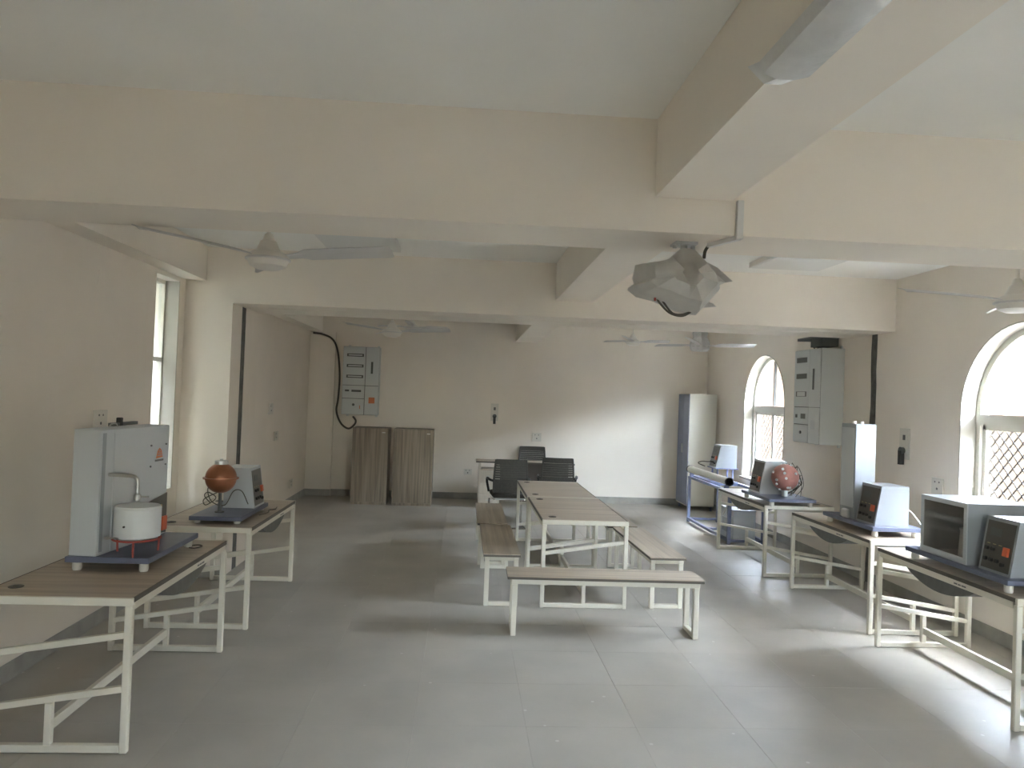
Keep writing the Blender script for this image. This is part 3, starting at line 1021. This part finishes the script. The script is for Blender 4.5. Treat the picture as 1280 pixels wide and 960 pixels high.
MB().tube([(0, 0, .105), (0, 1.72, .105)], .05, 20).build('tube_body', M['pipe'], t, smooth=True, angle=50)
for y in (.0, 1.69):
    MB().lathe([(.056, 0), (.056, .03)], (0, y, .105), 'y', 20).build('end_collar', M['black'], t)
for y in (.1, 1.6):
    MB().box(-.03, .03, y, y + .03, 0.001, .065).build('bracket', M['blue_frame'], t)
MB().tube([(0, 1.72, .12), (-.02, 1.74, .22)], .006, 8).build('thermometer', M['steel'], t)
t = thing('meter_box', 'white meter box with brown sloping panel on short blue legs', 'meter', (3.58, 10.45, .706))
for x in (.03, .25):
    for y in (.03, .25):
        MB().box(x, x + .02, y, y + .02, 0, .17).build('leg', M['blue_frame'], t)
MB().box(-.02, .32, -.01, .31, .17, .185).build('base_board', M['blue_frame'], t)
mc = meter_case(t, .0, .0, .30, .185, .30, .32, .07)
tag(MB().tube(bez([(3.56, 10.5, .98), (3.50, 10.55, .97), (3.46, 10.7, .96), (3.42, 10.75, .93), (3.47, 10.6, .90)], 6), .007, 6).build('meter_lead', M['cable'], smooth=True),
    'dark lead hooked in front of the brown panelled meter box', 'cable')
t = thing('water_bath', 'pale grey tank standing on the floor under the blue stand', 'tank', (3.56, 9.65, .0))
MB().box(0, .30, 0, .55, .0, .40, bevel=.006).build('tank_body', M['case_grey'], t)
MB().box(-.005, .305, -.005, .555, .40, .415, bevel=.003).build('lid', M['case'], t)
MB().tube(bez([(.1, .1, .415), (.08, .1, .5), (-.02, .12, .52), (-.05, .14, .42), (-.06, .2, .33)], 6), .01, 8).build('hose', M['pvc'], t, smooth=True)
MB().box(-.006, 0, .12, .40, .10, .28).build('front_plate', M['case'], t)

# ------------------------------------------------------------------ electrical panels
def board_far():
    t = thing('distribution_board', 'grey electrical distribution board on the far wall above the wooden cupboards', 'electrical panel', (-1.765, 12.815, 1.39))
    MB().box(-.30, .31, .0, .18, 0, 1.15, bevel=.004).build('enclosure', M['db'], t)
    MB().box(-.297, .307, -.003, 0, .003, 1.147).build('seam_plate', M['db_line'], t)
    d1 = MB().box(-.295, .073, -.012, 0, .50, 1.145, bevel=.002).build('door', M['db'], t)
    for z in (.98, .80, .62):
        MB().box(-.235, .045, -.014, -.012, z, z + .05).build('breaker_window', M['db_slot'], d1)
        MB().box(-.21, .02, -.016, -.014, z + .015, z + .035).build('breaker_row', M['db'], d1)
    d2 = MB().box(-.295, .073, -.012, 0, .278, .492, bevel=.002).build('door', M['db'], t)
    MB().box(-.25, -.18, -.014, -.012, .39, .42).build('breaker_window', M['db_slot'], d2)
    MB().box(-.14, .02, -.014, -.012, .385, .42).build('breaker_window', M['db_slot'], d2)
    d3 = MB().box(-.295, .073, -.012, 0, .005, .269, bevel=.002).build('door', M['db'], t)
    MB().lathe([(.022, 0), (.022, .012)], (-.10, -.024, .17), 'y', 14).build('lock', M['db_slot'], d3)
    MB().box(0, .012, -.0135, -.012, .10, .16).build('red_mark', M['orange_tag'], d3)
    d4 = MB().box(.083, .305, -.012, 0, .499, 1.145, bevel=.002).build('door', M['db'], t)
    MB().box(.17, .205, -.016, -.012, .70, .90).build('handle', M['db_slot'], d4)
    d5 = MB().box(.083, .305, -.012, 0, .005, .49, bevel=.002).build('door', M['db'], t)
    s = MB().box(.15, .25, -.014, -.012, .20, .30).build('warning_sticker', M['orange_tag'], d5)
    s['label'] = 'orange square sticker'
    for x in (-.22, .27):
        for z in (-.03, 1.15):
            MB().box(x - .02, x + .02, .16, .18, z, z + .03).build('lug', M['db'], t)
board_far()
tag(MB().tube(bez([(-2.60, 12.91, 2.75), (-2.43, 12.91, 2.73), (-2.27, 12.91, 2.65), (-2.18, 12.91, 2.46), (-2.13, 12.91, 2.06), (-2.14, 12.91, 1.66), (-2.16, 12.91, 1.44), (-2.08, 12.91, 1.24), (-1.95, 12.91, 1.15), (-1.85, 12.91, 1.22), (-1.83, 12.91, 1.29), (-1.88, 12.91, 1.36)], 8), .016, 8).build('supply_cable', M['cable'], smooth=True),
    'thick dark cable curving down beside the far electrical board', 'cable')

t = thing('distribution_board', 'grey electrical distribution board on the window wall between the arched windows', 'electrical panel', (3.98, 8.20, 1.38))
MB().box(0, .268, 0, .66, 0, 1.09, bevel=.004).build('enclosure', M['db'], t)
MB().box(-.003, 0, .003, .657, .003, 1.087).build('seam_plate', M['db_line'], t)
d1 = MB().box(-.012, 0, .273, .655, .422, 1.085, bevel=.002).build('door', M['db'], t)
for z in (.94, .75, .54):
    MB().box(-.014, -.012, .33, .60, z, z + .06).build('breaker_window', M['db_slot'], d1)
MB().box(-.015, -.014, .36, .57, .545, .595).build('breaker_row', M['db'], d1)
d2 = MB().box(-.012, 0, .005, .265, .42, 1.085, bevel=.002).build('door', M['db'], t)
MB().box(-.02, -.012, .14, .17, .62, .86).build('handle', M['db_slot'], d2)
d3 = MB().box(-.012, 0, .273, .655, .217, .413, bevel=.002).build('door', M['db'], t)
MB().box(-.014, -.012, .34, .46, .28, .34).build('breaker_window', M['db_slot'], d3)
MB().box(-.014, -.012, .55, .60, .29, .33).build('breaker_window', M['db_slot'], d3)
d4 = MB().box(-.012, 0, .273, .655, .005, .209, bevel=.002).build('door', M['db'], t)
MB().lathe([(.018, 0), (.018, .012)], (-.024, .45, .12), 'x', 14).build('lock', M['db_slot'], d4)
d5 = MB().box(-.012, 0, .005, .265, .005, .415, bevel=.002).build('door', M['db'], t)
MB().box(-.014, -.012, .10, .20, .17, .27).build('sticker', M['case_grey'], d5)
for z in (-.03, 1.09):
    for y in (.06, .60):
        MB().box(.245, .265, y - .02, y + .02, z, z + .03).build('lug', M['db'], t)
t = thing('cable_duct', 'dark cable duct stub between the beam and the window wall panel', 'cable duct', (4.05, 8.35, 2.472))
MB().box(.0, .195, .0, .28, .03, .17).build('duct_box', M['db_line'], t)
MB().box(-.04, .195, -.02, .55, .12, .15).build('duct_lid', M['db_line'], t)
MB().tube(bez([(.1, .42, .125), (.1, .42, .06), (.1, .35, .01), (.1, .26, .05)], 6), .008, 8).build('loop_wire', M['cable'], t, smooth=True)

# ------------------------------------------------------------------ switch plates and sockets
def plate_thing(label, loc, rz, w, h, plug=False, switch=True, cat='socket', faint=False):
    """plate in local XZ, facing -Y, back at y=0"""
    t = thing('wall_socket' if cat == 'socket' else 'switch_plate', label, cat, loc, rz, group='switch plates and sockets on the walls')
    MB().box(-w / 2, w / 2, -.012 if not faint else -.004, 0, 0, h, bevel=.0015).build('plate', M['plate' if not faint else 'wall'], t)
    if switch:
        MB().box(-.018, .018, -.018, -.012, h * .62, h * .62 + .05, bevel=.002).build('rocker_switch', M['db_line'] if plug else M['plate'], t)
    if plug:
        p = MB().lathe([(.036, 0), (.034, .03), (.02, .045)], (0, -.05, h * .28), 'y', 16).build('plug', M['db_slot'], t, smooth=True)
        MB().box(-.022, .022, -.06, -.02, -.05, h * .28).build('plug_tail', M['black'], p)
    elif not faint:
        for x in (-.03, .03):
            MB().lathe([(.008, 0), (.008, .003)], (x, -.0145, h * .75), 'y', 10).build('socket_hole', M['db_line'], t)
        MB().lathe([(.011, 0), (.011, .003)], (0, -.0145, h * .35), 'y', 10).build('socket_hole', M['db_line'], t)
    return t
plate_thing('switch plate with a black plug on the far wall', (.525, YF, 1.36), 0, .13, .30, plug=True)
plate_thing('pale socket on the far wall above the chair behind the desk', (1.27, YF, 1.03), 0, .16, .15, switch=False)
plate_thing('pale socket low on the far wall left of the writing desk', (.10, YF, .42), 0, .14, .10, switch=False)
plate_thing('switch plate with a dark plug on the window wall beside the expansion joint', (XR, 7.0, 1.33), -PI / 2, .16, .30, plug=True)
plate_thing('pale socket on the window wall beside the near arched window', (XR, 6.48, 1.06), -PI / 2, .16, .15, switch=False)
plate_thing('pale double socket on the left wall above the steam apparatus', (XL, 5.66, 1.44), PI / 2, .20, .15, switch=False)
plate_thing('blank plate high on the left wall under the beam', (XL, 5.61, 2.49), PI / 2, .10, .11, switch=False, cat='switch plate', faint=True)
plate_thing('upper switch plate on the left wall of the far bay', (XL, 10.5, 1.43), PI / 2, .22, .15, switch=True, cat='switch plate')
plate_thing('lower switch plate on the left wall of the far bay', (XL, 10.85, 1.05), PI / 2, .22, .13, switch=True, cat='switch plate')
plate_thing('socket low on the left wall of the far bay near the corner', (XL, 11.9, .25), PI / 2, .2, .13, switch=False)

# ------------------------------------------------------------------ ceiling fans
def make_fan(label, loc, rz, film=False, R=.72):
    """loc = centre of the motor at blade height"""
    x, y, z = loc
    t = thing('ceiling_fan', label, 'fan', loc, 0, group='ceiling fans')
    top = ZC - z
    MB().lathe([(.02, top - .07), (.05, top - .03), (.055, top)], (0, 0, 0), 'z', 20).build('canopy', M['fan'], t, smooth=True)
    MB().tube([(0, 0, .09), (0, 0, top - .04)], .011, 10).build('down_rod', M['fan'], t, smooth=True)
    MB().lathe([(.014, .145), (.022, .14), (.034, .105), (.044, .10), (.056, .07), (.066, .05), (.07, .045)], (0, 0, 0), 'z', 28).build('rod_cover', M['fan'], t, smooth=True)
    MB().lathe([(.072, .045), (.095, .035), (.115, .012), (.118, 0), (.108, -.015), (.098, -.038), (.06, -.055), (.01, -.06)], (0, 0, 0), 'z', 32).build('motor', M['fan'], t, smooth=True)
    MB().lathe([(.117, .006), (.123, .003), (.123, -.004), (.112, -.008)], (0, 0, 0), 'z', 32).build('trim_ring', M['fan_blade'], t, smooth=True)
    for k in range(3):
        a = rz + 2 * PI * k / 3
        ca, sa = math.cos(a), math.sin(a)
        def W(u, v, zz):
            return (ca * u - sa * v, sa * u + ca * v, zz)
        mb = MB()
        sec = [(.115, .030, .0), (.19, .042, .004), (.24, .058, .006), (.5, .062, .004), (R - .03, .062, .0), (R, .045, .0)]
        bm = mb.bm
        up, dn = [], []
        for u, hw, zz in sec:
            tilt = .017 if u > .2 else .006
            ru, rd = [], []
            for v, dz in ((-hw, tilt), (0, .006), (hw, -tilt)):
                ru.append(bm.verts.new(W(u, v, zz + dz + .012 + .045 * u)))
                rd.append(bm.verts.new(W(u, v, zz + dz + .008 + .045 * u)))
            up.append(ru)
            dn.append(rd)
        for i in range(len(sec) - 1):
            for j in range(2):
                bm.faces.new([up[i][j], up[i + 1][j], up[i + 1][j + 1], up[i][j + 1]])
                bm.faces.new([dn[i][j], dn[i][j + 1], dn[i + 1][j + 1], dn[i + 1][j]])
            for j in (0, 2):
                bm.faces.new([up[i][j], up[i + 1][j], dn[i + 1][j], dn[i][j]])
        for i in (0, -1):
            for j in range(2):
                bm.faces.new([up[i][j], up[i][j + 1], dn[i][j + 1], dn[i][j]])
        mb.build('blade', M['fan_blade'], t)
    if film:
        MB().lathe([(.06, .21), (.10, .17), (.085, .12), (.115, .07), (.13, .02), (.12, -.03), (.10, -.055), (.05, -.06)], (0, 0, 0), 'z', 11).build('plastic_wrap', M['clear_film'], t)
    return t
make_fan('cream ceiling fan hanging over the left desks, nearest on the left', (-1.12, 4.25, 2.51), math.radians(-14))
make_fan('cream ceiling fan cut by the right edge, near the arched window', (3.24, 4.25, 2.46), math.radians(182))
make_fan('pale ceiling fan just beyond the opening, in front of the far electrical board', (-.91, 9.2, 2.52), math.radians(-12))
make_fan('pale ceiling fan with its motor wrapped in clear plastic beyond the opening', (2.9, 9.2, 2.50), math.radians(3), film=True)
make_fan('small distant ceiling fan half hidden behind the nearer one, left', (-.86, 11.7, 2.80), math.radians(30), R=.62)
make_fan('small white ceiling fan before the far wall, right of the beam', (2.68, 12.0, 2.74), math.radians(6), R=.62)

# ------------------------------------------------------------------ ceiling lights
def light_panel(label, x0, x1, y0, y1):
    t = thing('ceiling_light', label, 'light', ((x0 + x1) / 2, (y0 + y1) / 2, ZC), group='unlit light panels on the slab')
    hx, hy_ = (x1 - x0) / 2, (y1 - y0) / 2
    MB().box(-hx, hx, -hy_, hy_, -.05, 0, bevel=.004).build('housing', M['pvc'], t)
    MB().box(-hx + .02, hx - .02, -hy_ + .02, hy_ - .02, -.053, -.05).build('diffuser', M['light_box'], t)
light_panel('flat unlit light panel on the ceiling behind the left fan', -1.27, -.62, 6.12, 6.78)
light_panel('flat unlit light panel on the ceiling right of the wrapped projector', 2.55, 3.2, 6.1, 6.72)
t = thing('batten_light', 'plastic wrapped light fitting under the long beam overhead', 'light', (.845, 1.25, LBZ))
MB().box(-.045, .045, -.62, .62, -.035, 0, bevel=.004).build('housing', M['pvc'], t)
mb = MB()
n = 8
sec = [(.075, -.004), (.062, -.038), (.02, -.050), (-.03, -.050), (-.066, -.036), (-.078, -.004)]
mb.prism([(a, -.72, b) for a, b in sec], 1.46, (0, 1, 0))
mb.build('plastic_wrap', M['clear_film'], t, smooth=True, angle=30)
MB().prism([(-.078, .74, -.004), (-.03, .74, -.049), (.02, .74, -.049), (.07, .74, -.004)], .05, (-.3, 1, .12)).build('wrap_end', M['clear_film'], t)

# ------------------------------------------------------------------ wrapped projector under the cross beam
t = thing('ceiling_projector', 'projector wrapped in milky plastic hanging under the cross beam', 'projector', (1.045, 3.62, BB))
MB().box(-.055, .055, -.05, .05, -.012, 0).build('ceiling_plate', M['steel'], t)
for x in (-.045, .045):
    MB().lathe([(.011, 0), (.011, .014)], (x, 0, -.026), 'z', 8).build('bolt', M['steel'], t)
MB().tube([(.0, 0, -.012), (0, 0, -.20)], .018, 12).build('mount_pole', M['steel'], t, smooth=True)
def sil(px, py, y=0.):
    return Vector(((px - 858) * .00385, y, -(py - 297) * .00385))
OUT = [(853, 305), (841, 317), (831, 321), (796, 328), (794, 340), (796, 351), (788, 357), (799, 367), (821, 372), (855, 384), (876, 388), (889, 374), (905, 355), (897, 335), (885, 322), (868, 307)]
mb = MB()
bm = mb.bm
random.seed(11)
cx, cy = 852, 346
layers = []
for f, y in ((.30, -.20), (.72, -.165), (.93, -.07), (1.0, .0), (.93, .08), (.70, .16), (.30, .19)):
    lay = []
    for k, (a, b) in enumerate(OUT):
        j_ = 0 if f == 1 else random.uniform(-.016, .016)
        top = .35 if k in (0, 1, 15) else 1.
        lay.append(bm.verts.new(sil(cx + (a - cx) * (f if top == 1 else min(1, f + .35)), cy + (b - cy) * (f if top == 1 else min(1, f + .45)), y * top + j_)))
    layers.append(lay)
n = len(OUT)
for A, B in zip(layers, layers[1:]):
    for k in range(n):
        bm.faces.new([A[k], A[(k + 1) % n], B[(k + 1) % n], B[k]])
bm.faces.new(layers[0])
bm.faces.new(layers[-1])
bmesh.ops.triangulate(bm, faces=bm.faces[:])
wr = mb.build('plastic_wrap', M['film'], t, smooth=True, angle=32)
def flap(poly, y, name):
    a = [sil(p, q, y + .02 * math.sin(i * 1.7)) for i, (p, q) in enumerate(poly)]
    MB().prism(a, .004, (0, 1, 0)).build(name, M['film'], wr)
flap([(865, 302), (882, 312), (905, 325), (924, 342), (917, 343), (909, 347), (906, 356), (895, 340), (880, 325)], .03, 'loose_flap')
flap([(882, 378), (892, 368), (899, 371), (903, 376)], .02, 'loose_flap')
for dx in (0, .022):
    MB().tube(bez([(-.14 + dx, -.03, -.27), (-.12 + dx, -.04, -.305), (-.07 + dx * .6, -.04, -.35), (-.01, -.04, -.362 + dx * .35), (.045, -.02, -.335)], 8), .005, 8).build('hanging_wire', M['cable'], t, smooth=True)
MB().tube([(-.145, -.05, -.262), (-.148, -.05, -.295)], .006, 8).build('red_plug', M['red'], t)

# conduit on the beam feeding it
t = thing('wall_conduit', 'white conduit running down the cross beam beside the wrapped projector', 'conduit', (1.235, 3.40, BB))
MB().box(-.016, .016, -.024, 0, -.02, LBZ - BB, bevel=.003).build('conduit_drop', M['pvc'], t)
MB().bar((.0, -.005, -.011), (-.075, .19, -.011), .026, .02).build('conduit_run', M['pvc'], t)
MB().tube(bez([(-.075, .20, -.012), (-.085, .215, -.035), (-.088, .22, -.07)], 5), .008, 8).build('cable_tail', M['cable'], t, smooth=True)
